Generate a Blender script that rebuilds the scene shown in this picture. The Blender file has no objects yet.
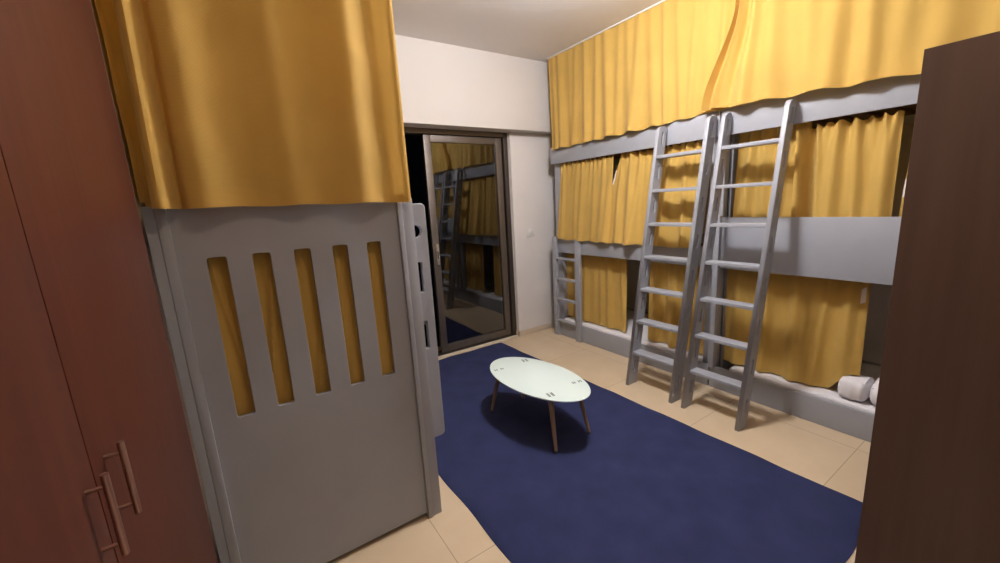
import bpy, bmesh, math, random
from mathutils import Vector, Matrix
S = bpy.context.scene
C = S.collection
PI = math.pi
random.seed(7)

# ------------------------------------------------------------------ materials
def new_mat(name):
    m = bpy.data.materials.new(name); m.use_nodes = True
    n = m.node_tree.nodes; l = m.node_tree.links
    return m, n, l, n['Principled BSDF']

def noise_color(n, l, a, b, scale=(1, 1, 1), ns=4.0, detail=4.0):
    tc = n.new('ShaderNodeTexCoord'); mp = n.new('ShaderNodeMapping')
    mp.inputs['Scale'].default_value = scale
    l.new(tc.outputs['Object'], mp.inputs['Vector'])
    t = n.new('ShaderNodeTexNoise'); t.inputs['Scale'].default_value = ns; t.inputs['Detail'].default_value = detail
    l.new(mp.outputs['Vector'], t.inputs['Vector'])
    r = n.new('ShaderNodeValToRGB')
    r.color_ramp.elements[0].position = 0.3; r.color_ramp.elements[1].position = 0.7
    r.color_ramp.elements[0].color = (*a, 1); r.color_ramp.elements[1].color = (*b, 1)
    l.new(t.outputs['Fac'], r.inputs['Fac'])
    return r.outputs['Color'], t.outputs['Fac'], mp.outputs['Vector']

def add_bump(n, l, bsdf, src, strength=0.2, dist=0.002):
    b = n.new('ShaderNodeBump'); b.inputs['Strength'].default_value = strength; b.inputs['Distance'].default_value = dist
    l.new(src, b.inputs['Height']); l.new(b.outputs['Normal'], bsdf.inputs['Normal'])

def paint(name, c, rough=0.5, var=0.06, ns=6, bump=0.05, scale=(1, 1, 1), spec=0.5):
    m, n, l, p = new_mat(name)
    a = tuple(x * (1 - var) for x in c); b = tuple(min(1, x * (1 + var)) for x in c)
    col, fac, vec = noise_color(n, l, a, b, scale, ns)
    l.new(col, p.inputs['Base Color']); p.inputs['Roughness'].default_value = rough
    p.inputs['Specular IOR Level'].default_value = spec
    t = n.new('ShaderNodeTexNoise'); t.inputs['Scale'].default_value = 180
    l.new(vec, t.inputs['Vector'])
    add_bump(n, l, p, t.outputs['Fac'], bump, 0.001)
    return m

def wood(name, a, b, rough=0.4, stretch=(14, 14, 0.7)):
    m, n, l, p = new_mat(name)
    col, fac, vec = noise_color(n, l, a, b, stretch, 3.0, 6)
    l.new(col, p.inputs['Base Color']); p.inputs['Roughness'].default_value = rough
    p.inputs['Specular IOR Level'].default_value = 0.22
    add_bump(n, l, p, fac, 0.06, 0.001)
    return m

def metal(name, c, rough=0.35):
    m = paint(name, c, rough, 0.04, 20, 0.02)
    m.node_tree.nodes['Principled BSDF'].inputs['Metallic'].default_value = 0.85
    return m

def fabric(name, c, trans=0.3):
    m, n, l, p = new_mat(name)
    a = tuple(x * 0.95 for x in c); b = tuple(x * 1.05 for x in c)
    col, fac, vec = noise_color(n, l, a, b, (1, 1, 1), 5)
    tc = n.new('ShaderNodeTexCoord')
    w1 = n.new('ShaderNodeTexWave'); w1.wave_type = 'BANDS'; w1.bands_direction = 'Z'
    w1.inputs['Scale'].default_value = 90; w1.inputs['Distortion'].default_value = 1.5
    l.new(tc.outputs['Object'], w1.inputs['Vector'])
    nz = n.new('ShaderNodeTexNoise'); nz.inputs['Scale'].default_value = 9; nz.inputs['Detail'].default_value = 3
    l.new(tc.outputs['Object'], nz.inputs['Vector'])
    ad = n.new('ShaderNodeMath'); ad.operation = 'MULTIPLY_ADD'; ad.inputs[1].default_value = 5.0
    l.new(nz.outputs['Fac'], ad.inputs[0]); l.new(w1.outputs['Fac'], ad.inputs[2])
    bp = n.new('ShaderNodeBump'); bp.inputs['Strength'].default_value = 0.35; bp.inputs['Distance'].default_value = 0.002
    l.new(ad.outputs[0], bp.inputs['Height'])
    l.new(col, p.inputs['Base Color']); p.inputs['Roughness'].default_value = 0.75
    p.inputs['Sheen Weight'].default_value = 0.15; p.inputs['Specular IOR Level'].default_value = 0.2
    l.new(bp.outputs['Normal'], p.inputs['Normal'])
    tr = n.new('ShaderNodeBsdfTranslucent'); l.new(col, tr.inputs['Color'])
    mx = n.new('ShaderNodeMixShader'); mx.inputs[0].default_value = trans
    l.new(p.outputs[0], mx.inputs[1]); l.new(tr.outputs[0], mx.inputs[2])
    l.new(mx.outputs[0], n['Material Output'].inputs['Surface'])
    return m

def tile_floor():
    m, n, l, p = new_mat('floor_tile')
    tc = n.new('ShaderNodeTexCoord'); mp = n.new('ShaderNodeMapping')
    mp.inputs['Location'].default_value = (-0.548, -0.575, 0)
    l.new(tc.outputs['Object'], mp.inputs['Vector'])
    b = n.new('ShaderNodeTexBrick'); b.offset = 0.0; b.squash = 1.0
    b.inputs['Scale'].default_value = 1.0; b.inputs['Mortar Size'].default_value = 0.0022
    b.inputs['Mortar Smooth'].default_value = 0.2
    b.inputs['Brick Width'].default_value = 0.6840; b.inputs['Row Height'].default_value = 0.6660
    b.inputs['Color1'].default_value = (0.60, 0.475, 0.325, 1); b.inputs['Color2'].default_value = (0.575, 0.455, 0.31, 1)
    b.inputs['Mortar'].default_value = (0.36, 0.27, 0.18, 1)
    l.new(mp.outputs['Vector'], b.inputs['Vector'])
    nz = n.new('ShaderNodeTexNoise'); nz.inputs['Scale'].default_value = 5; nz.inputs['Detail'].default_value = 6
    l.new(tc.outputs['Object'], nz.inputs['Vector'])
    mx = n.new('ShaderNodeMix'); mx.data_type = 'RGBA'; mx.blend_type = 'SOFT_LIGHT'; mx.inputs['Factor'].default_value = 0.25
    l.new(b.outputs['Color'], mx.inputs['A']); l.new(nz.outputs['Fac'], mx.inputs['B'])
    l.new(mx.outputs['Result'], p.inputs['Base Color'])
    p.inputs['Roughness'].default_value = 0.32; p.inputs['Specular IOR Level'].default_value = 0.4
    inv = n.new('ShaderNodeMath'); inv.operation = 'SUBTRACT'; inv.inputs[0].default_value = 1
    l.new(b.outputs['Fac'], inv.inputs[1]); add_bump(n, l, p, inv.outputs[0], 0.3, 0.002)
    return m

def rug_mat():
    m, n, l, p = new_mat('navy_pile')
    col, fac, vec = noise_color(n, l, (0.023, 0.028, 0.075), (0.031, 0.037, 0.096), (1, 1, 1), 7, 6)
    l.new(col, p.inputs['Base Color']); p.inputs['Roughness'].default_value = 0.95
    p.inputs['Specular IOR Level'].default_value = 0.1
    p.inputs['Sheen Weight'].default_value = 0.0
    t = n.new('ShaderNodeTexNoise'); t.inputs['Scale'].default_value = 220; l.new(vec, t.inputs['Vector'])
    add_bump(n, l, p, t.outputs['Fac'], 0.6, 0.004)
    return m

def glass_mat(name, refl=0.07, tint=(0.55, 0.57, 0.6)):
    m, n, l, p = new_mat(name)
    tr = n.new('ShaderNodeBsdfTransparent'); tr.inputs['Color'].default_value = (*tint, 1)
    gl = n.new('ShaderNodeBsdfGlossy'); gl.inputs['Roughness'].default_value = 0.015
    fr = n.new('ShaderNodeFresnel'); fr.inputs['IOR'].default_value = 1.5
    ad = n.new('ShaderNodeMath'); ad.operation = 'ADD'; ad.inputs[1].default_value = refl; ad.use_clamp = True
    l.new(fr.outputs[0], ad.inputs[0])
    mx = n.new('ShaderNodeMixShader'); l.new(ad.outputs[0], mx.inputs[0])
    l.new(tr.outputs[0], mx.inputs[1]); l.new(gl.outputs[0], mx.inputs[2])
    l.new(mx.outputs[0], n['Material Output'].inputs['Surface'])
    n.remove(p)
    return m

def lamp_mat(strength, c, name='lamp_glow'):
    m, n, l, p = new_mat(name)
    p.inputs['Base Color'].default_value = (0.9, 0.9, 0.9, 1)
    p.inputs['Emission Color'].default_value = (*c, 1)
    p.inputs['Emission Strength'].default_value = strength
    return m

M = dict(
    wall=paint('white_wall', (0.64, 0.615, 0.605), 0.85, 0.02, 3, 0.08),
    ceil=paint('ceiling_paint', (0.76, 0.745, 0.765), 0.9, 0.02, 3, 0.06),
    floor=tile_floor(), rug=rug_mat(),
    skirting=paint('beige_skirting', (0.52, 0.43, 0.33), 0.4, 0.05),
    grey=paint('grey_paint', (0.318, 0.330, 0.368), 0.42, 0.035, 5, 0.05),
    deck=wood('deck_wood', (0.20, 0.13, 0.075), (0.26, 0.17, 0.10), 0.6),
    red=wood('red_wood', (0.066, 0.0175, 0.0095), (0.088, 0.024, 0.013), 0.42),
    dark=wood('dark_wood', (0.102, 0.064, 0.052), (0.122, 0.077, 0.063), 0.5),
    alu=metal('bronze_aluminium', (0.165, 0.143, 0.128), 0.5),
    aludark=metal('dark_track', (0.09, 0.075, 0.068), 0.5),
    chrome=metal('brushed_metal', (0.55, 0.52, 0.50), 0.3),
    handle=metal('copper_tinted_steel', (0.42, 0.26, 0.21), 0.3),
    yellow=fabric('yellow_cloth', (0.70, 0.45, 0.115), 0.26),
    sheet=paint('white_sheet', (0.78, 0.77, 0.80), 0.9, 0.03, 8, 0.3, spec=0.1),
    towel=paint('white_terry', (0.80, 0.78, 0.82), 0.95, 0.03, 30, 0.6, spec=0.05),
    white=paint('white_plastic', (0.72, 0.71, 0.70), 0.4, 0.02),
    top=paint('frosted_white_glass', (0.66, 0.78, 0.76), 0.22, 0.015, 3, 0.0),
    rim=paint('green_glass_edge', (0.50, 0.70, 0.66), 0.15, 0.03, 3, 0.0),
    print_=paint('grey_print', (0.06, 0.065, 0.07), 0.35, 0.05),
    leg=wood('leg_wood', (0.22, 0.145, 0.095), (0.27, 0.18, 0.12), 0.4),
    tag_=paint('tag_cloth', (0.80, 0.72, 0.68), 0.9, 0.03),
    glass=glass_mat('door_glass'),
    lamp=lamp_mat(236.0, (1.0, 0.965, 0.965)), lamp_fill=lamp_mat(66.0, (1.0, 0.76, 0.52), 'fill_lamp_glow'),  # the dimmer warm glow belongs to the added fill lamp
)

# ------------------------------------------------------------------ helpers
def box(bm, x0, x1, y0, y1, z0, z1, bev=0.003, seg=2):
    t = bmesh.new()
    r = bmesh.ops.create_cube(t, size=1.0)
    for v in t.verts:
        v.co = Vector(((x0 + x1) / 2 + v.co.x * (x1 - x0), (y0 + y1) / 2 + v.co.y * (y1 - y0), (z0 + z1) / 2 + v.co.z * (z1 - z0)))
    if bev > 0:
        b = min(bev, 0.45 * min(x1 - x0, y1 - y0, z1 - z0))
        bmesh.ops.bevel(t, geom=t.edges[:], offset=b, segments=seg, profile=0.6, affect='EDGES')
    merge(bm, t)

def merge(bm, t):
    me = bpy.data.meshes.new('tmp'); t.to_mesh(me); t.free()
    bm.from_mesh(me); bpy.data.meshes.remove(me)

def tube(bm, a, b, r0, r1=None, seg=14):
    r1 = r0 if r1 is None else r1
    a = Vector(a); b = Vector(b); d = b - a
    t = bmesh.new()
    bmesh.ops.create_cone(t, cap_ends=True, segments=seg, radius1=r0, radius2=r1, depth=d.length)
    q = Vector((0, 0, 1)).rotation_difference(d.normalized()).to_matrix().to_4x4()
    bmesh.ops.transform(t, matrix=Matrix.Translation((a + b) / 2) @ q, verts=t.verts)
    merge(bm, t)

def lathe(bm, prof, cx, cy, sx=1.0, sy=1.0, seg=48):
    rings = []
    for r, z in prof:
        if r < 1e-6: rings.append([bm.verts.new((cx, cy, z))])
        else: rings.append([bm.verts.new((cx + r * sx * math.cos(2 * PI * i / seg), cy + r * sy * math.sin(2 * PI * i / seg), z)) for i in range(seg)])
    for a, b in zip(rings, rings[1:]):
        for i in range(seg):
            j = (i + 1) % seg
            if len(a) == 1 and len(b) == 1: continue
            if len(a) == 1: bm.faces.new((a[0], b[i], b[j]))
            elif len(b) == 1: bm.faces.new((a[i], b[0], a[j]))
            else: bm.faces.new((a[i], b[i], b[j], a[j]))
    bmesh.ops.recalc_face_normals(bm, faces=bm.faces)

def rrect(u0, u1, v0, v1, r, seg=5, corners=(1, 1, 1, 1)):
    """rounded rectangle; corners: (u0v0, u1v0, u1v1, u0v1)"""
    pts = []
    for k, (cu, cv, a0) in enumerate(((u0, v0, PI), (u1, v0, 1.5 * PI), (u1, v1, 0), (u0, v1, 0.5 * PI))):
        rr = r if corners[k] is True or corners[k] == 1 else corners[k]
        if rr <= 0: pts.append((cu, cv)); continue
        ou = cu + (rr if k in (0, 3) else -rr); ov = cv + (rr if k in (0, 1) else -rr)
        for i in range(seg + 1):
            a = a0 + i / seg * PI / 2
            pts.append((ou + rr * math.cos(a), ov + rr * math.sin(a)))
    return pts

def circ(u, v, r, seg=24):
    return [(u + r * math.cos(2 * PI * i / seg), v + r * math.sin(2 * PI * i / seg)) for i in range(seg)]

def plate(bm, outline, holes, thick, fn, bev=0.002):
    """flat board with holes: outline in (u,v), thickness along w; fn maps (u,v,w)->world"""
    cu = bpy.data.curves.new('tmp', 'CURVE'); cu.dimensions = '2D'; cu.fill_mode = 'BOTH'
    cu.extrude = thick / 2 - bev; cu.bevel_depth = bev; cu.bevel_resolution = 1; cu.offset = -bev
    for loop in [outline] + list(holes):
        sp = cu.splines.new('POLY'); sp.points.add(len(loop) - 1); sp.use_cyclic_u = True
        for p, q in zip(sp.points, loop): p.co = (q[0], q[1], 0, 1)
    o = bpy.data.objects.new('tmp', cu); C.objects.link(o)
    dg = bpy.context.evaluated_depsgraph_get(); dg.update()
    me = bpy.data.meshes.new_from_object(o.evaluated_get(dg))
    bpy.data.objects.remove(o); bpy.data.curves.remove(cu)
    t = bmesh.new(); t.from_mesh(me); bpy.data.meshes.remove(me)
    bmesh.ops.remove_doubles(t, verts=t.verts, dist=1e-5)
    for v in t.verts: v.co = Vector(fn(v.co.x, v.co.y, v.co.z))
    bmesh.ops.recalc_face_normals(t, faces=t.faces)
    merge(bm, t)

def wloc(o):
    v = Vector((0, 0, 0))
    while o: v += o.location; o = o.parent
    return v

def obj(name, bm, mat, parent=None, loc=None, smooth=True, sharp=38):
    me = bpy.data.meshes.new(name)
    base = Vector((0, 0, 0))
    if parent: base = wloc(parent)
    elif loc is not None: base = Vector(loc)
    bmesh.ops.translate(bm, verts=bm.verts, vec=-base)
    bm.to_mesh(me); bm.free()
    if smooth:
        for p in me.polygons: p.use_smooth = True
        try: me.set_sharp_from_angle(angle=math.radians(sharp))
        except Exception: pass
    me.materials.append(mat)
    o = bpy.data.objects.new(name, me); C.objects.link(o)
    if parent: o.parent = parent
    elif loc is not None: o.location = loc
    return o

def thing(name, label, cat, loc=(0, 0, 0), group=None):
    o = bpy.data.objects.new(name, None); C.objects.link(o); o.location = loc
    o.empty_display_size = 0.1
    return tag(o, label, cat, group)

def tag(o, label, cat, group=None):
    o['label'] = label; o['category'] = cat
    if group: o['group'] = group
    return o

def struct(name, bm, mat, parent=None, label=None):
    o = obj(name, bm, mat, parent)
    if not parent: o['kind'] = 'structure'
    if label: o['label'] = label
    return o

def part_box(name, mat, parent, *dims, bev=0.003):
    bm = bmesh.new()
    if isinstance(dims[0], (list, tuple)):
        for d in dims: box(bm, *d, bev=bev)
    else: box(bm, *dims, bev=bev)
    return obj(name, bm, mat, parent)

XW, XR, YN, YB, ZC = -0.80, 3.60, -1.05, 3.29, 2.70

# ------------------------------------------------------------------ the room
bm = bmesh.new(); box(bm, XW - .1, XR + .1, YN - .1, 3.60, -.10, 0, 0)
struct('floor', bm, M['floor'])
bm = bmesh.new(); box(bm, XW - .1, XR + .1, YN - .1, 3.60, ZC, ZC + .10, 0)
struct('ceiling', bm, M['ceil'])
bm = bmesh.new(); box(bm, XR, XR + .1, YN - .1, 3.60, 0, ZC, 0)
struct('wall_right', bm, M['wall'])
bm = bmesh.new(); box(bm, XW - .1, XR + .1, YN - .1, YN, 0, ZC, 0)
struct('wall_near', bm, M['wall'])
bm = bmesh.new(); box(bm, XW - .1, XW, YN, 3.60, 0, ZC, 0); box(bm, XW, -.232, 1.50, 3.60, 0, ZC, 0)
struct('wall_left', bm, M['wall'])
# back wall: deeper beam above, pier right of the door, short pier left of it
bm = bmesh.new()
box(bm, -.232, XR, 3.172, 3.60, 2.066, ZC, 0.002)
box(bm, 2.366, XR, YB, 3.60, 0, 2.066, 0.002)
box(bm, -.232, 0.62, YB, 3.60, 0, 2.066, 0.002)
struct('wall_back', bm, M['wall'])
bm = bmesh.new()
box(bm, 2.357, 2.80, YB - .009, YB, 0, .058, .002); box(bm, 2.357, 2.366, YB - .009, 3.345, 0, .058, .002)
struct('baseboard_back', bm, M['skirting'])
bm = bmesh.new(); box(bm, .62, 2.357, 3.292, 3.335, 0, .012, .003)
struct('trim_1', bm, paint('pale_sill_stone', (0.62, 0.54, 0.43), 0.4, 0.05))

# sliding glass door
door = bpy.data.objects.new('door_1', None); C.objects.link(door); door.location = (1.49, 3.36, 0)
door['kind'] = 'structure'
fr = bmesh.new()
box(fr, 2.318, 2.366, 3.335, 3.44, 0, 2.066, .002)       # right jamb
box(fr, .62, .665, 3.335, 3.44, 0, 2.066, .002)
obj('door_frame', fr, M['aludark'], door)
fr = bmesh.new(); box(fr, .665, 2.318, 3.335, 3.44, 2.022, 2.066, .002)
obj('head_frame', fr, M['alu'], door)
fr = bmesh.new()
box(fr, .665, 2.318, 3.335, 3.44, 0, .022, .002)
for y in (3.352, 3.392): box(fr, .665, 2.318, y, y + .004, .022, .03, 0)
obj('door_track', fr, M['aludark'], door)
def sash(x0, x1, y0, y1, st):
    b = bmesh.new()
    box(b, x0, x0 + st, y0, y1, .03, 2.015, .004); box(b, x1 - st, x1, y0, y1, .03, 2.015, .004)
    box(b, x0 + st, x1 - st, y0, y1, 1.955, 2.015, .004); box(b, x0 + st, x1 - st, y0, y1, .03, .098, .004)
    s = obj('sliding_sash', b, M['alu'], door)
    g = bmesh.new(); box(g, x0 + st - .004, x1 - st + .004, (y0 + y1) / 2 - .003, (y0 + y1) / 2 + .003, .094, 1.959, 0)
    obj('glass_pane', g, M['glass'], s, smooth=False)
    return s
s1 = sash(1.490, 2.300, 3.345, 3.380, .066)
sash(.66, 1.325, 3.388, 3.423, .066)
h = bmesh.new(); box(h, 1.520, 1.545, 3.335, 3.345, .875, 1.065, .003)
o = obj('door_handle', h, M['chrome'], s1)
h = bmesh.new(); box(h, 1.526, 1.539, 3.333, 3.336, .93, 1.0, .001); obj('finger_slot', h, M['aludark'], s1)

# switch plate
sw = thing('wall_switch', 'small square white switch plate on the pier right of the glass door', 'switch', (2.563, YB, 1.045))
part_box('face_plate', M['white'], sw, 2.522, 2.604, YB - .010, YB, 1.040, 1.122, bev=.003)
part_box('rocker', M['white'], sw, 2.542, 2.584, YB - .014, YB - .009, 1.058, 1.104, bev=.003)

# ------------------------------------------------------------------ rug
bm = bmesh.new()
nx, ny = 60, 120
def rug_edge(t): return 2.112 + .030 * (1 - t)
V = []
for j in range(ny + 1):
    t = j / ny; row = []
    for i in range(nx + 1):
        s = i / nx
        x0 = .720 + .004 * math.sin(t * 37); x1 = rug_edge(t) + .003 * math.sin(t * 41)
        x = x0 + (x1 - x0) * s; y = .375 + (3.268 - .375) * t + .004 * math.sin(s * 23)
        e = min(s, 1 - s) * 1.4; e2 = min(t, 1 - t) * 2.9; e = min(e, e2)
        z = .004 + .010 * min(1, e / .02) + .0012 * math.sin(x * 31 + y * 9) * math.sin(y * 23 - x * 7)
        row.append(bm.verts.new((x, y, z)))
    V.append(row)
for j in range(ny):
    for i in range(nx): bm.faces.new((V[j][i], V[j][i + 1], V[j + 1][i + 1], V[j + 1][i]))
ret = bmesh.ops.extrude_face_region(bm, geom=bm.faces[:])
for g in ret['geom']:
    if isinstance(g, bmesh.types.BMVert): g.co.z = 0.0005
bmesh.ops.recalc_face_normals(bm, faces=bm.faces)
tag(obj('rug', bm, M['rug'], None, (1.42, 1.8, 0)), 'large navy blue rug lying on the beige tiled floor', 'rug')

# ------------------------------------------------------------------ oval coffee table
TX, TY, TZ = 1.444, 1.850, .325
tb = thing('coffee_table', 'oval white glass coffee table standing on the navy rug', 'table', (TX, TY, .014))
bm = bmesh.new()
lathe(bm, [(0, TZ - .008), (.985, TZ - .008), (.997, TZ - .006), (1, TZ - .003), (.996, TZ), (.985, TZ + .001), (0, TZ + .001)], TX, TY, .2145, .397, 96)
bmesh.ops.rotate(bm, cent=(TX, TY, 0), matrix=Matrix.Rotation(math.radians(3.5), 3, 'Z'), verts=bm.verts)
obj('tabletop', bm, M['top'], tb)
marks = [(1.323, 2.088), (1.575, 1.627), (1.543, 2.096), (1.350, 1.606)]
feet = [(1.278, 2.138), (1.592, 1.549), (1.556, 2.154), (1.314, 1.532)]
for (mx, my), (fx, fy) in zip(marks, feet):
    bm = bmesh.new()
    tube(bm, (mx, my, TZ - .022), (fx, fy, .030), .0155, .0095, 18)
    lg = obj('leg', bm, M['leg'], tb)
    bm = bmesh.new()
    k = .016 / (TZ - .036)
    tube(bm, (fx + (mx - fx) * k * 1.02, fy + (my - fy) * k * 1.02, .0302), (fx, fy, .0152), .0098, .0085, 18)
    obj('foot_cap', bm, M['print_'], lg)
    bm = bmesh.new()
    lathe(bm, [(0, TZ - .024), (.030, TZ - .024), (.032, TZ - .021), (.032, TZ - .0085), (0, TZ - .0085)], mx, my, 1, 1, 24)
    obj('mounting_disc', bm, M['chrome'], tb)
    bm = bmesh.new()
    wide = my > 1.9 and mx < 1.4 or my < 1.8 and mx > 1.5
    gap, ln = (.021, .013) if wide else (.0120, .023)
    z0 = TZ + .0014
    for dx in (-gap, gap):                 # each mark is a pair of open H-like signs
        for sx in ((-.0072, .0072) if wide else (-.0042, .0042)):
            t = bmesh.new(); box(t, mx + dx + sx - .0024, mx + dx + sx + .0024, my - ln, my + ln, z0 - .0003, z0 + .0003, 0)
            bmesh.ops.transform(t, matrix=Matrix.Translation((mx, my, 0)) @ Matrix.Rotation(math.radians(-14), 4, 'Z') @ Matrix.Translation((-mx, -my, 0)), verts=t.verts)
            merge(bm, t)
        t = bmesh.new(); box(t, mx + dx - .006, mx + dx + .006, my - .002, my + .002, z0 - .0003, z0 + .0003, 0)
        merge(bm, t)
    obj('printed_mark', bm, M['print_'], tb)

# ------------------------------------------------------------------ wardrobes
wd = thing('wardrobe', 'tall reddish brown wooden wardrobe filling the left edge', 'wardrobe', (-.49, .70, 0))
bm = bmesh.new(); box(bm, -.79, -.222, -.06, 1.455, .06, 2.25, .002); box(bm, -.77, -.24, -.05, 1.445, 0, .06, 0)
obj('carcass', bm, M['red'], wd)
for y0, y1, hy in ((-.058, .6985, .660), (.7015, 1.453, .750)):
    bm = bmesh.new(); box(bm, -.221, -.200, y0, y1, .065, 2.245, .002)
    d = obj('door', bm, M['red'], wd)
    bm = bmesh.new()
    tube(bm, (-.180, hy, .975), (-.180, hy, 1.093), .0044, .0044, 16)
    for z in (.992, 1.076): tube(bm, (-.2005, hy, z), (-.180, hy, z), .0029, .0029, 12)
    obj('bar_handle', bm, M['handle'], d)

w2 = thing('wardrobe', 'lower dark brown wooden wardrobe standing at the right edge', 'wardrobe', (1.67, -.02, 0))
WX, WY, WH = 1.392, .281, 1.694
part_box('side_panel', M['dark'], w2, WX, WX + .020, -.36, WY, 0, WH, bev=.0015)
part_box('side_panel', M['dark'], w2, WX + .55, WX + .57, -.36, WY, 0, WH, bev=.0015)
part_box('top_panel', M['dark'], w2, WX + .0205, WX + .5495, -.36, WY, WH - .02, WH, bev=.0015)
part_box('back_panel', M['dark'], w2, WX + .0205, WX + .5495, -.358, -.35, .05, WH - .0205, bev=0)
part_box('plinth', M['dark'], w2, WX + .0205, WX + .5495, -.33, WY - .03, 0, .05, bev=0)
for x0, x1, hx in ((WX + .0215, WX + .284, WX + .25), (WX + .286, WX + .5485, WX + .32)):
    d = part_box('door', M['dark'], w2, x0, x1, WY - .021, WY - .002, .052, WH - .022, bev=.0015)
    bm = bmesh.new(); tube(bm, (hx, WY + .019, .80), (hx, WY + .019, .93), .0055)
    for z in (.825, .905): tube(bm, (hx, WY - .003, z), (hx, WY + .019, z), .0036)
    obj('bar_handle', bm, M['handle'], d)

# ------------------------------------------------------------------ beds of the right-hand row
def deck(parent, x0, x1, y0, y1, z, name='slat_base'):
    bm = bmesh.new()
    box(bm, x0, x1, y0, y1, z, z + .012, 0)
    y = y0 + .03
    while y < y1 - .08:
        box(bm, x0, x1, y, y + .07, z - .018, z, .002); y += .12
    return obj(name, bm, M['deck'], parent)

def triple_bunk(label, y0, y1, far):
    """y0 near end, y1 far end"""
    t = thing('triple_bunk_bed', label, 'bunk bed', (3.13, (y0 + y1) / 2, 0), 'triple bunk beds along the right wall')
    X = 2.726
    G = M['grey']
    pw = .07
    ptop = 1.905
    px = .050 if far else .021
    for yy in ((y1 - .084, y1) if far else (y1 - .028, y1), (y0, y0 + pw)):
        part_box('post', G, t, X + px, X + px + .054, yy[0], yy[1], 0, ptop)
        part_box('post', G, t, XR - .085, XR - .03, yy[0], yy[1], 0, ptop)
    # long boards, front
    part_box('top_rail', G, t, X, X + .020, y0, y1, 1.745, 1.905)
    if far:
        part_box('middle_rail', G, t, X, X + .020, y0, y1, .876, 1.022)
    else:
        part_box('guard_board', G, t, X, X + .020, y0, y1 - .026, .882, 1.224)
    part_box('base_rail', G, t, X, X + .026, y0, y1, 0.0, .160)
    # boards, back and ends
    for z0, z1 in ((1.745, 1.905), (.876, 1.022), (0, .160)):
        part_box('back_rail', G, t, XR - .029, XR - .010, y0, y1, z0, z1)
    for ya in (y0 + .02, y1 - .035):
        part_box('end_board', G, t, X + .1055, XR - .0855, ya, ya + .018, 0.02, .90)
        part_box('end_board', G, t, X + .1055, XR - .0855, ya, ya + .018, 1.00, 1.78)
    for z in (1.80, .93, .085):
        deck(t, X + .11, XR - .09, y0 + .075, y1 - .11, z)
    return t

far = triple_bunk('grey triple bunk bed at the far end, with the short fixed ladder on it', 1.462, 3.122, True)
near = triple_bunk('grey triple bunk bed nearer the camera with a wide guard board', -.24, 1.452, False)
# end batten of the near bed's guard board
part_box('batten', M['grey'], near, 2.694, 2.7255, 1.412, 1.438, .161, 1.236)
part_box('batten', M['grey'], near, 2.7005, 2.7255, 1.4385, 1.4515, .161, 1.224)
# short fixed ladder on the far bed
ld = obj('ladder', (lambda b: (box(b, 2.694, 2.7255, 3.045, 3.100, 0, 1.034, .004), b)[1])(bmesh.new()), M['grey'], far)
ld2 = bmesh.new(); box(ld2, 2.694, 2.7255, 2.720, 2.782, 0, 1.034, .004); obj('stringer', ld2, M['grey'], ld)
for z in (.830, .620, .408, .180):
    b = bmesh.new(); box(b, 2.688, 2.7255, 2.7825, 3.0445, z - .022, z, .004); obj('rung', b, M['grey'], ld)

# mattresses
def mattress(label, y0, y1):
    bm = bmesh.new(); box(bm, 2.768, 3.505, y0, y1, .0975, .174, .022, 4)
    bmesh.ops.subdivide_edges(bm, edges=[e for e in bm.edges if e.calc_length() > .3], cuts=24, use_grid_fill=True)
    for v in bm.verts:
        if v.co.z > .15: v.co.z += .004 * math.sin(v.co.y * 17 + v.co.x * 6) * math.sin(v.co.x * 13)
    return tag(obj('mattress', bm, M['sheet'], None, (3.15, (y0 + y1) / 2, .0975)), label, 'mattress', 'mattresses of the bottom bunks')
mattress('white sheeted mattress in the bottom of the far bunk bed', 1.535, 3.030)
mattress('white sheeted mattress in the nearer bottom bunk, under the towels', -.16, 1.34)

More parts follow.
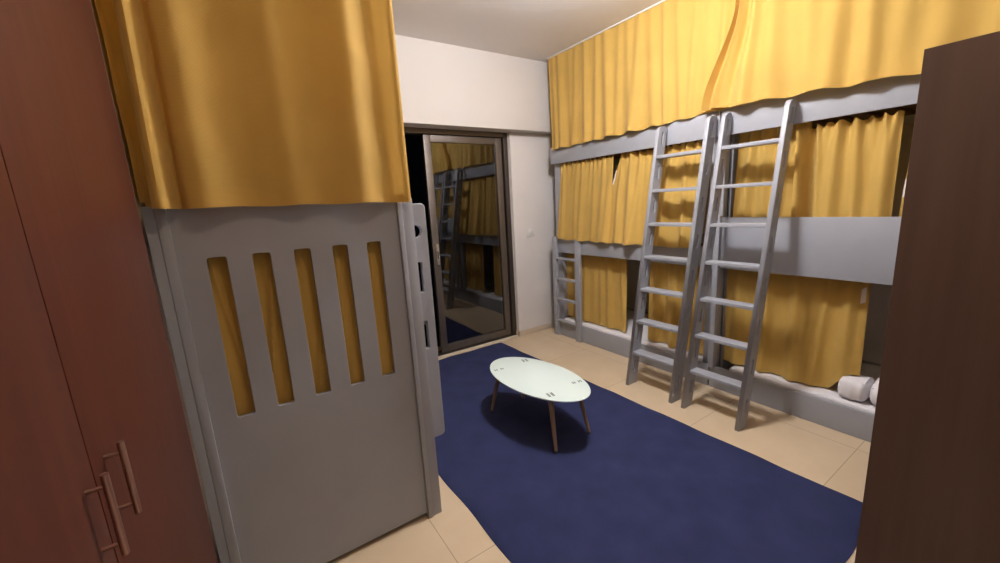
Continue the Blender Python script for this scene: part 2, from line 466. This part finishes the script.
def rolled_towel(y0, y1, x0, x1, z0, z1, label, seed):
    bm = bmesh.new(); rnd = random.Random(seed)
    nu, nv = 40, 22
    rows = []
    cx, cz = (x0 + x1) / 2, (z0 + z1) / 2
    ph = rnd.random() * 6
    for j in range(nv + 1):
        s = -1 + 2 * j / nv
        k = (1 - abs(s) ** 5) ** .45 if abs(s) < 1 else 0
        row = []
        for i in range(nu):
            a = 2 * PI * i / nu
            c, d = math.cos(a), math.sin(a)
            ex = math.copysign(abs(c) ** .62, c); ez = math.copysign(abs(d) ** .70, d)
            w = 1 + .05 * math.sin(3 * a + ph + s * 2) + .03 * math.sin(s * 9 + ph)
            r = max(k, .02) * w
            row.append(bm.verts.new((cx + ex * r * (x1 - x0) / 2, (y0 + y1) / 2 + s * (y1 - y0) / 2, cz + max(-1, ez * r) * (z1 - z0) / 2)))
        rows.append(row)
    for j in range(nv):
        for i in range(nu):
            k = (i + 1) % nu
            bm.faces.new((rows[j][i], rows[j][k], rows[j + 1][k], rows[j + 1][i]))
    bm.faces.new(rows[0]); bm.faces.new(rows[-1])
    bmesh.ops.recalc_face_normals(bm, faces=bm.faces)
    o = obj('rolled_towel', bm, M['towel'], None, (cx, (y0 + y1) / 2, z0))
    # loose flap along the roll
    b = bmesh.new(); n = 16; A = []
    for j in range(9):
        y = y0 + .018 + (y1 - y0 - .036) * j / 8
        A.append([b.verts.new((cx + (.50 + .0) * (x1 - x0) * math.cos(q) * 1.01, y, cz + .5 * (z1 - z0) * math.sin(q) * 1.02 + .003)) for q in [PI * .35 + PI * .45 * i / n for i in range(n + 1)]])
    for j in range(8):
        for i in range(n): b.faces.new((A[j][i], A[j][i + 1], A[j + 1][i + 1], A[j + 1][i]))
    r = bmesh.ops.extrude_face_region(b, geom=b.faces[:])
    for g in r['geom']:
        if isinstance(g, bmesh.types.BMVert): g.co.z -= .012
    bmesh.ops.recalc_face_normals(b, faces=b.faces)
    obj('loose_flap', b, M['towel'], o)
    return tag(o, label, 'towel', 'white towels on the bottom bunk')
rolled_towel(.604, .745, 2.772, 2.97, .1785, .302, 'rolled white towel on the bottom bunk beside the curtain hem', 3)
rolled_towel(.450, .606, 2.780, 2.98, .1785, .310, 'rolled white towel half hidden by the dark wardrobe', 9)

# ------------------------------------------------------------------ two leaning ladders
LX, LK = 2.300, .172         # front edge x at the floor, lean per metre of height
def leaning_ladder(label, y0, y1, LK=.172, W=.096):
    t = thing('bunk_ladder', label, 'ladder', (LX + .04, (y0 + y1) / 2, 0), 'grey ladders leaning on the right bunk beds')
    TH = .027; H = 1.872
    n = math.hypot(1, LK)
    rz = [.258 + .2352 * i for i in range(7)]
    for ya in (y0, y1 - TH):
        # outline in (u: depth, v: height); leaned by the mapping
        out = [(0, 0), (W, 0)] + [(W - .004, H - .02), (W - .012, H - .006), (W - .030, H)] + [(.042, H), (.026, H - .003), (.013, H - .011), (.004, H - .024), (0, H - .042)]
        holes = []
        for zc in [z + .118 for z in rz]:
            holes.append(rrect(W / 2 - .008, W / 2 + .010, zc - .045, zc + .045, .006, 4))
        holes.append(rrect(W / 2 - .008, W / 2 + .010, .258 - .16, .258 - .075, .006, 4))
        bm = bmesh.new()
        plate(bm, out, holes, TH, lambda u, v, w, ya=ya: (LX + LK * v + u, ya + TH / 2 + w, v), .002)
        obj('stringer', bm, M['grey'], t, smooth=False)
    for z in rz:
        x = LX + LK * z
        bm = bmesh.new(); box(bm, x + .002, x + W - .002, y0 + TH - .001, y1 - TH + .001, z - .022, z, .004)
        obj('rung', bm, M['grey'], t)
    return t
leaning_ladder('grey slotted ladder leaning on the far bunk bed', 1.468, 1.855)
leaning_ladder('grey slotted ladder leaning on the nearer bunk bed', 1.033, 1.405, .181, .086)

# ------------------------------------------------------------------ left bunk bed
lb = thing('bunk_bed', 'grey bunk bed on the left with five slots in its end panel', 'bunk bed', (.2, 2.35, 0))
G = M['grey']
LY = 1.541; LYB = 3.14
bmp = []
for x0, x1, xa, xb in ((-.206, -.151, -.206, -.178), (.552, .617, .590, .617)):
    bm = bmesh.new()
    if x0 < 0:
        box(bm, -.206, -.1785, LY + .004, LY + .060, 0, 1.446, .003); box(bm, -.178, -.151, LY, LY + .060, 0, 1.446, .003)
    else:
        box(bm, .552, .573, LY, LY + .060, 0, 1.440, .003); box(bm, .5735, .617, LY + .004, LY + .060, 0, 1.440, .003)
    obj('post', bm, G, lb)
    part_box('post', G, lb, x0, x1, LYB - .06, LYB, 0, 1.443)
holes = [rrect(c - .0265, c + .0265, .730, 1.281, .008, 4) for c in (-.053, .071, .1965, .3240, .449)]
bm = bmesh.new()
plate(bm, rrect(-.152, .553, .022, 1.440, .002, 1), holes, .018, lambda u, v, w: (u, LY + .027 + w, v), .002)
obj('end_panel', bm, G, lb, smooth=False)
bm = bmesh.new()
plate(bm, rrect(-.152, .553, .022, 1.440, .002, 1), [], .018, lambda u, v, w: (u, LYB - .027 + w, v), .002)
obj('end_panel', bm, G, lb, smooth=False)
part_box('guard_panel', G, lb, -.150, .550, LY + .019, LY + .037, 1.4405, 1.700)
part_box('guard_rail', G, lb, .535, .551, LY + .061, LYB - .061, 1.44, 1.700)
part_box('side_rail', G, lb, .565, .583, LY + .061, LYB - .061, 1.27, 1.439)
part_box('side_rail', G, lb, .565, .583, LY + .061, LYB - .061, .02, .20)
part_box('side_rail', G, lb, -.190, -.172, LY + .061, LYB - .061, 1.27, 1.439)
part_box('side_rail', G, lb, -.190, -.172, LY + .061, LYB - .061, .02, .20)
deck(lb, -.171, .564, LY + .062, LYB - .062, 1.33); deck(lb, -.171, .564, LY + .062, LYB - .062, .12)
# its hooked-on short ladder: wide side boards with a grip hole and slots
lad = None
for ya in (1.606, 1.945):
    hl = [circ(.640, 1.303, .026, 24), rrect(.630, .654, 1.042, 1.172, .006, 4), rrect(.630, .654, .785, .912, .006, 4)]
    bm = bmesh.new()
    plate(bm, rrect(.584, .690, .352, 1.418, .020, 5, (.02, .02, .02, .02)), hl, .026, lambda u, v, w, ya=ya: (u, ya + w, v), .003)
    if lad is None: lad = obj('ladder', bm, G, lb, smooth=False)
    else: obj('side_board', bm, G, lad, smooth=False)
for z in (.50, .70, .91, 1.20):
    b = bmesh.new(); box(b, .600, .680, 1.6195, 1.9315, z - .022, z, .004); obj('rung', b, G, lad)
bm = bmesh.new(); box(bm, -.165, .560, LY + .130, LYB - .065, .133, .235, .025, 4)
tag(obj('mattress', bm, M['sheet'], None, (.2, 2.35, .133)), 'white mattress in the lower bunk behind the slotted panel', 'mattress')

# ------------------------------------------------------------------ curtains
def curtain(name_label, P0, P1, zt, zb, nf, amp_t, amp_b, seed, nrm, group, left=None, hem=None, tag_at=None, pinch=0.0, low=0.012, lean=0.0, ridges=None, extra=(), wave=.006):
    """cloth sheet from P0 to P1 (plan), hanging zt->zb, about nf folds; nrm = plan direction the folds stand out to"""
    rnd = random.Random(seed)
    ph = [rnd.random() * 2 * PI for _ in range(8)]
    P0 = Vector((P0[0], P0[1])); P1 = Vector((P1[0], P1[1])); N = Vector(nrm).normalized()
    L = (P1 - P0).length
    nu = max(64, int(nf * 18)); nv = 46
    zbf = zb if callable(zb) else (lambda s: zb)
    auto = ridges is None
    if auto:
        ridges = []; c = -.3 / nf
        while c < 1.1:
            w = (.20 + .16 * rnd.random()) / nf
            ridges.append((c, w, .35 + 1.0 * rnd.random(), (rnd.random() - .5) * .8 / nf))
            c += (.65 + .7 * rnd.random()) / nf
    ridges = ridges + list(extra)
    def pt(s, t, off=0.0):
        k = (1 - t) * amp_t + t * amp_b
        d = 0.0
        for r in ridges:
            c = r[0] + (r[3] if len(r) > 3 else 0) * t
            q = (s - c) / (r[1] * (.85 + .3 * t))
            if abs(q) < 3.5: d += r[2] * math.exp(-q * q)
        d = k * (2.0 * d - (1.0 if auto else 0))
        if pinch:
            d += pinch * math.exp(-t * 10) * (math.sin(2 * PI * nf * 2.0 * s + ph[6] + 1.5 * math.sin(9 * s + ph[1])))
        d += low * math.sin(2 * PI * s * 1.1 + ph[7] + 1.5 * t) * t
        d += lean * t
        x = s * L
        # slanting drag wrinkles, strongest towards the hem
        d += .0020 * t * t * math.sin(26 * x + 15 * t + ph[2]) * (.5 + .5 * math.sin(5 * x + ph[5]))
        d += .0012 * math.sin(17 * x - 22 * t * (zt - zbf(s)) + ph[4]) * math.sin(7 * x + ph[3])
        ss = s
        if left:
            e = left(t); ss = s + e * max(0, 1 - s / .26) ** 2
        p = P0 + (P1 - P0) * ss + N * (d + off)
        z = zt + (zbf(s) - zt) * t + (wave * math.sin(2 * PI * nf * .6 * s + ph[0]) * t)
        if pinch: z += .010 * (1 - t) * math.sin(2 * PI * nf * 2.0 * s + ph[6])
        return (p.x, p.y, z)
    def sheet(t0, t1, n, off):
        b = bmesh.new()
        rows = [[b.verts.new(pt(i / nu, t0 + (t1 - t0) * j / n, off)) for i in range(nu + 1)] for j in range(n + 1)]
        for j in range(n):
            for i in range(nu): b.faces.new((rows[j][i], rows[j][i + 1], rows[j + 1][i + 1], rows[j + 1][i]))
        bmesh.ops.recalc_face_normals(b, faces=b.faces)
        return b
    mid = (P0 + P1) / 2
    o = obj('curtain', sheet(0, 1, nv, 0), M['yellow'], None, (mid.x, mid.y, zbf(.5)))
    tag(o, name_label, 'curtain', group)
    if hem:
        h = zt - zbf(.5)
        obj('hem', sheet(1 - hem / h, 1.0005, 3, .0022), M['yellow'], o)
    if tag_at:
        b = bmesh.new(); s0, s1, t0, t1 = tag_at
        r = [[b.verts.new(pt(s0 + (s1 - s0) * i / 6, t0 + (t1 - t0) * j / 8, .004)) for i in range(7)] for j in range(9)]
        for j in range(8):
            for i in range(6): b.faces.new((r[j][i], r[j][i + 1], r[j + 1][i + 1], r[j + 1][i]))
        obj('label_pale_strip', b, M['tag_'], o)
    return o
GC = 'ceiling-hung curtains of the right bunk row'
GM = 'curtains of the middle bunks'
GB = 'curtains of the bottom bunks'
W = (-1, 0)
lerp = lambda a, b, s: a + (b - a) * s
# ceiling curtains, right row
curtain('long yellow ceiling curtain hanging over the far bunk bed, by the white wall', (2.700, 3.082), (2.700, 1.33), 2.689,
        lambda s: 1.875 + .025 * s + (.015 * max(0, s - .7) / .3), 15, .006, .015, 11, W, GC, hem=.03, low=.008)
def c2left(t):   # the near curtain's leading edge is drawn in, then spreads at the hem
    k = max(0, min(1, (t - .28) / .72))
    return .105 * (1 - k * k * (3 - 2 * k)) - .0
curtain('long yellow ceiling curtain over the nearer bunk bed, its edge overlapping the far one', (2.660, 1.545), (2.660, -.22), 2.689,
        lambda s: 1.914 - .082 * s, 11, .010, .021, 23, W, GC, left=c2left, hem=.03, low=.006,
        extra=[(.004, .010, 1.1, 0), (.060, .013, .9, -.025), (.035, .012, -.8, -.012), (.12, .02, -.7, -.04)])
# middle bunks
curtain('yellow curtain of the far middle bunk beside the end post', (2.763, 3.012), (2.763, 2.352), 1.736, lambda s: 1.016 - .006 * s, 6, .006, .010, 31, W, GM, pinch=.006, low=.004, lean=.072, left=lambda t: .012 * t)
curtain('yellow curtain of the far middle bunk seen through the far ladder', (2.780, 2.395), (2.780, 1.540), 1.742, lambda s: 1.008, 7, .012, .024, 37, W, GM,
        left=lambda t: .105 * max(0, 1 - t * 2.0) ** 1.3, pinch=.012, low=.004, lean=.096, tag_at=(.0, .022, .16, .32))
curtain('yellow curtain of the nearer middle bunk seen through the nearer ladder', (2.822, 1.385), (2.822, .985), 1.790, 1.08, 4, .022, .026, 41, W, GM, pinch=.012, low=.004)
curtain('yellow curtain right of the nearer ladder above the guard board', (2.778, 1.045), (2.778, .600), 1.722, 1.12, 4, .014, .018, 43, W, GM, pinch=.016, low=.004,
        extra=[(.06, .05, .8, .02), (.19, .045, -1.3, .02), (.93, .06, .7, 0)])
curtain('yellow curtain above the guard board, mostly hidden by the dark wardrobe', (2.782, .551), (2.782, -.16), 1.760, 1.12, 7, .010, .012, 47, W, GM,
        left=lambda t: -.034 * min(1, t * 1.15), pinch=.012, low=.004, tag_at=(.0, .03, .56, .70))
# bottom bunks
curtain('yellow curtain of the far bottom bunk behind the short fixed ladder', (2.824, 3.043), (2.824, 2.275), .918, lambda s: .188, 7, .008, .013, 53, W, GB, pinch=.008, low=.006, wave=.002)
curtain('yellow curtain of the far bottom bunk seen through the far ladder', (2.824, 2.035), (2.824, 1.545),   .918, .190, 5, .014, .016, 59, W, GB, pinch=.008, low=.006, wave=.002)
curtain('yellow curtain of the nearer bottom bunk, beside the white towels', (2.826, 1.422), (2.850, .660), .922, lambda s: .186 + .130 * (lambda q: q * q * (3 - 2 * q))(max(0, min(1, (s - .80) / .16))), 7, .010, .018, 61, W, GB, pinch=.006, low=.006, lean=0, wave=.002, tag_at=(.955, .985, .16, .30))  # has a pale strip of cloth near its open edge
# left bunk
GL = 'curtains of the left bunk bed'
curtain('big yellow ceiling curtain hanging over the end of the left bunk bed', (-.174, 1.508), (.594, 1.508), 2.689, lambda s: 1.438 - .012 * s, 6, .8, 1.0, 71, (0, -1), GL, hem=.03, low=.004, wave=.0015,
        left=lambda t: .040 * (1 - t),
        ridges=[(.026, .030, .018, 0), (.078, .014, -.020, 0), (.155, .062, .016, .005), (.31, .06, -.006, .02), (.45, .05, .008, .04), (.60, .07, -.009, 0), (.77, .060, .016, -.01), (.885, .035, -.010, .03), (.985, .022, .007, 0)])
curtain('unseen yellow curtain added along the upper side of the left bunk bed', (.572, 1.532), (.572, 3.12), 2.689, 1.446, 14, .004, .006, 73, (1, 0), GL, low=.006)  # out of view, added to keep the main lamp out of the upper bunk
curtain('added strip of yellow curtain darkening the gap between the left bunk and the wall, upper level', (-.221, 1.690), (-.221, 2.60), 2.689, 1.46, 6, .003, .004, 91, (1, 0), GL, low=.004)  # added so the gap beside the bunk reads dark instead of pale wall
curtain('yellow curtain hanging inside the left bunk, seen through the five panel slots', (-.146, 1.611), (.546, 1.611), 1.306, .245, 8, .008, .011, 79, (0, -1), GL, pinch=.006, low=.008,
        extra=[(.10, .016, .7, .16), (.36, .014, .8, -.18), (.60, .014, .8, -.20), (.86, .014, .9, -.22), (1.02, .018, .9, -.12)])
curtain('unseen yellow curtain added along the lower side of the left bunk bed', (.548, 2.45), (.548, 3.06), 1.318, .245, 8, .008, .010, 83, (1, 0), GL, low=.004)  # out of view, kept to the far end so light enters the lower bunk

# ceiling curtain tracks
def track(label, boxes):
    bm = bmesh.new()
    for b in boxes: box(bm, *b, bev=.002)
    t = obj('curtain_track', bm, M['white'], None, ((boxes[0][0] + boxes[0][1]) / 2, (boxes[0][2] + boxes[0][3]) / 2, ZC))
    return tag(t, label, 'curtain track')
track('thin white curtain track on the ceiling over the right bunk row', [(2.690, 2.715, -.24, 3.09, 2.690, 2.6995)])
track('thin white curtain track on the ceiling over the left bunk bed', [(-.165, .615, 1.488, 1.512, 2.690, 2.6995), (.560, .584, 1.513, 3.14, 2.690, 2.6995)])

# ------------------------------------------------------------------ ceiling lamp and added fill lamp
def ceiling_lamp(label, x, y, r, drop, m):
    lp = thing('ceiling_lamp', label, 'lamp', (x, y, ZC))
    bm = bmesh.new(); lathe(bm, [(0, ZC), (.055, ZC), (.057, ZC - .006), (.050, ZC - .022), (.012, ZC - .026), (.012, ZC - drop + r * .98), (.034, ZC - drop + r * .96), (.036, ZC - drop + r * .90), (0, ZC - drop + r * .90)], x, y, seg=32)
    obj('stem', bm, M['white'], lp)
    bm = bmesh.new()
    lathe(bm, [(0, ZC - drop + r * .9)] + [(r * math.cos(a), ZC - drop + r * (.40 if math.sin(a) < 0 else .9) * math.sin(a)) for a in [1.1 - i * (1.1 + PI / 2) / 22 for i in range(22)]] + [(0, ZC - drop - .40 * r)], x, y)
    obj('glass_globe', bm, m, lp)
ceiling_lamp('round white glowing globe lamp hanging above the rug', 1.60, 1.42, .125, .155, M['lamp'])
ceiling_lamp('smaller dim globe lamp added as fill near the two wardrobes', .50, .20, .085, .115, M['lamp_fill'])  # unseen fill lamp, added to brighten the left curtain and end panel

# ------------------------------------------------------------------ night outside, camera, view
w = bpy.data.worlds.new('night'); S.world = w; w.use_nodes = True
w.node_tree.nodes['Background'].inputs['Color'].default_value = (0.0006, 0.0007, 0.001, 1)
w.node_tree.nodes['Background'].inputs['Strength'].default_value = 1.0

cam = bpy.data.cameras.new('camera'); co = bpy.data.objects.new('camera', cam); C.objects.link(co)
cam.sensor_fit = 'HORIZONTAL'; cam.sensor_width = 36; cam.lens = 399.41 * 36 / 1000; cam.clip_start = .02
co.location = (0, 0, 1.4)
co.rotation_euler = (math.radians(78.8942), math.radians(3.20026), math.radians(-33.89996))
S.camera = co
S.view_settings.view_transform = 'Standard'; S.view_settings.look = 'None'
S.view_settings.gamma = 1.0; S.view_settings.use_curve_mapping = False
S.view_settings.exposure = 0.0
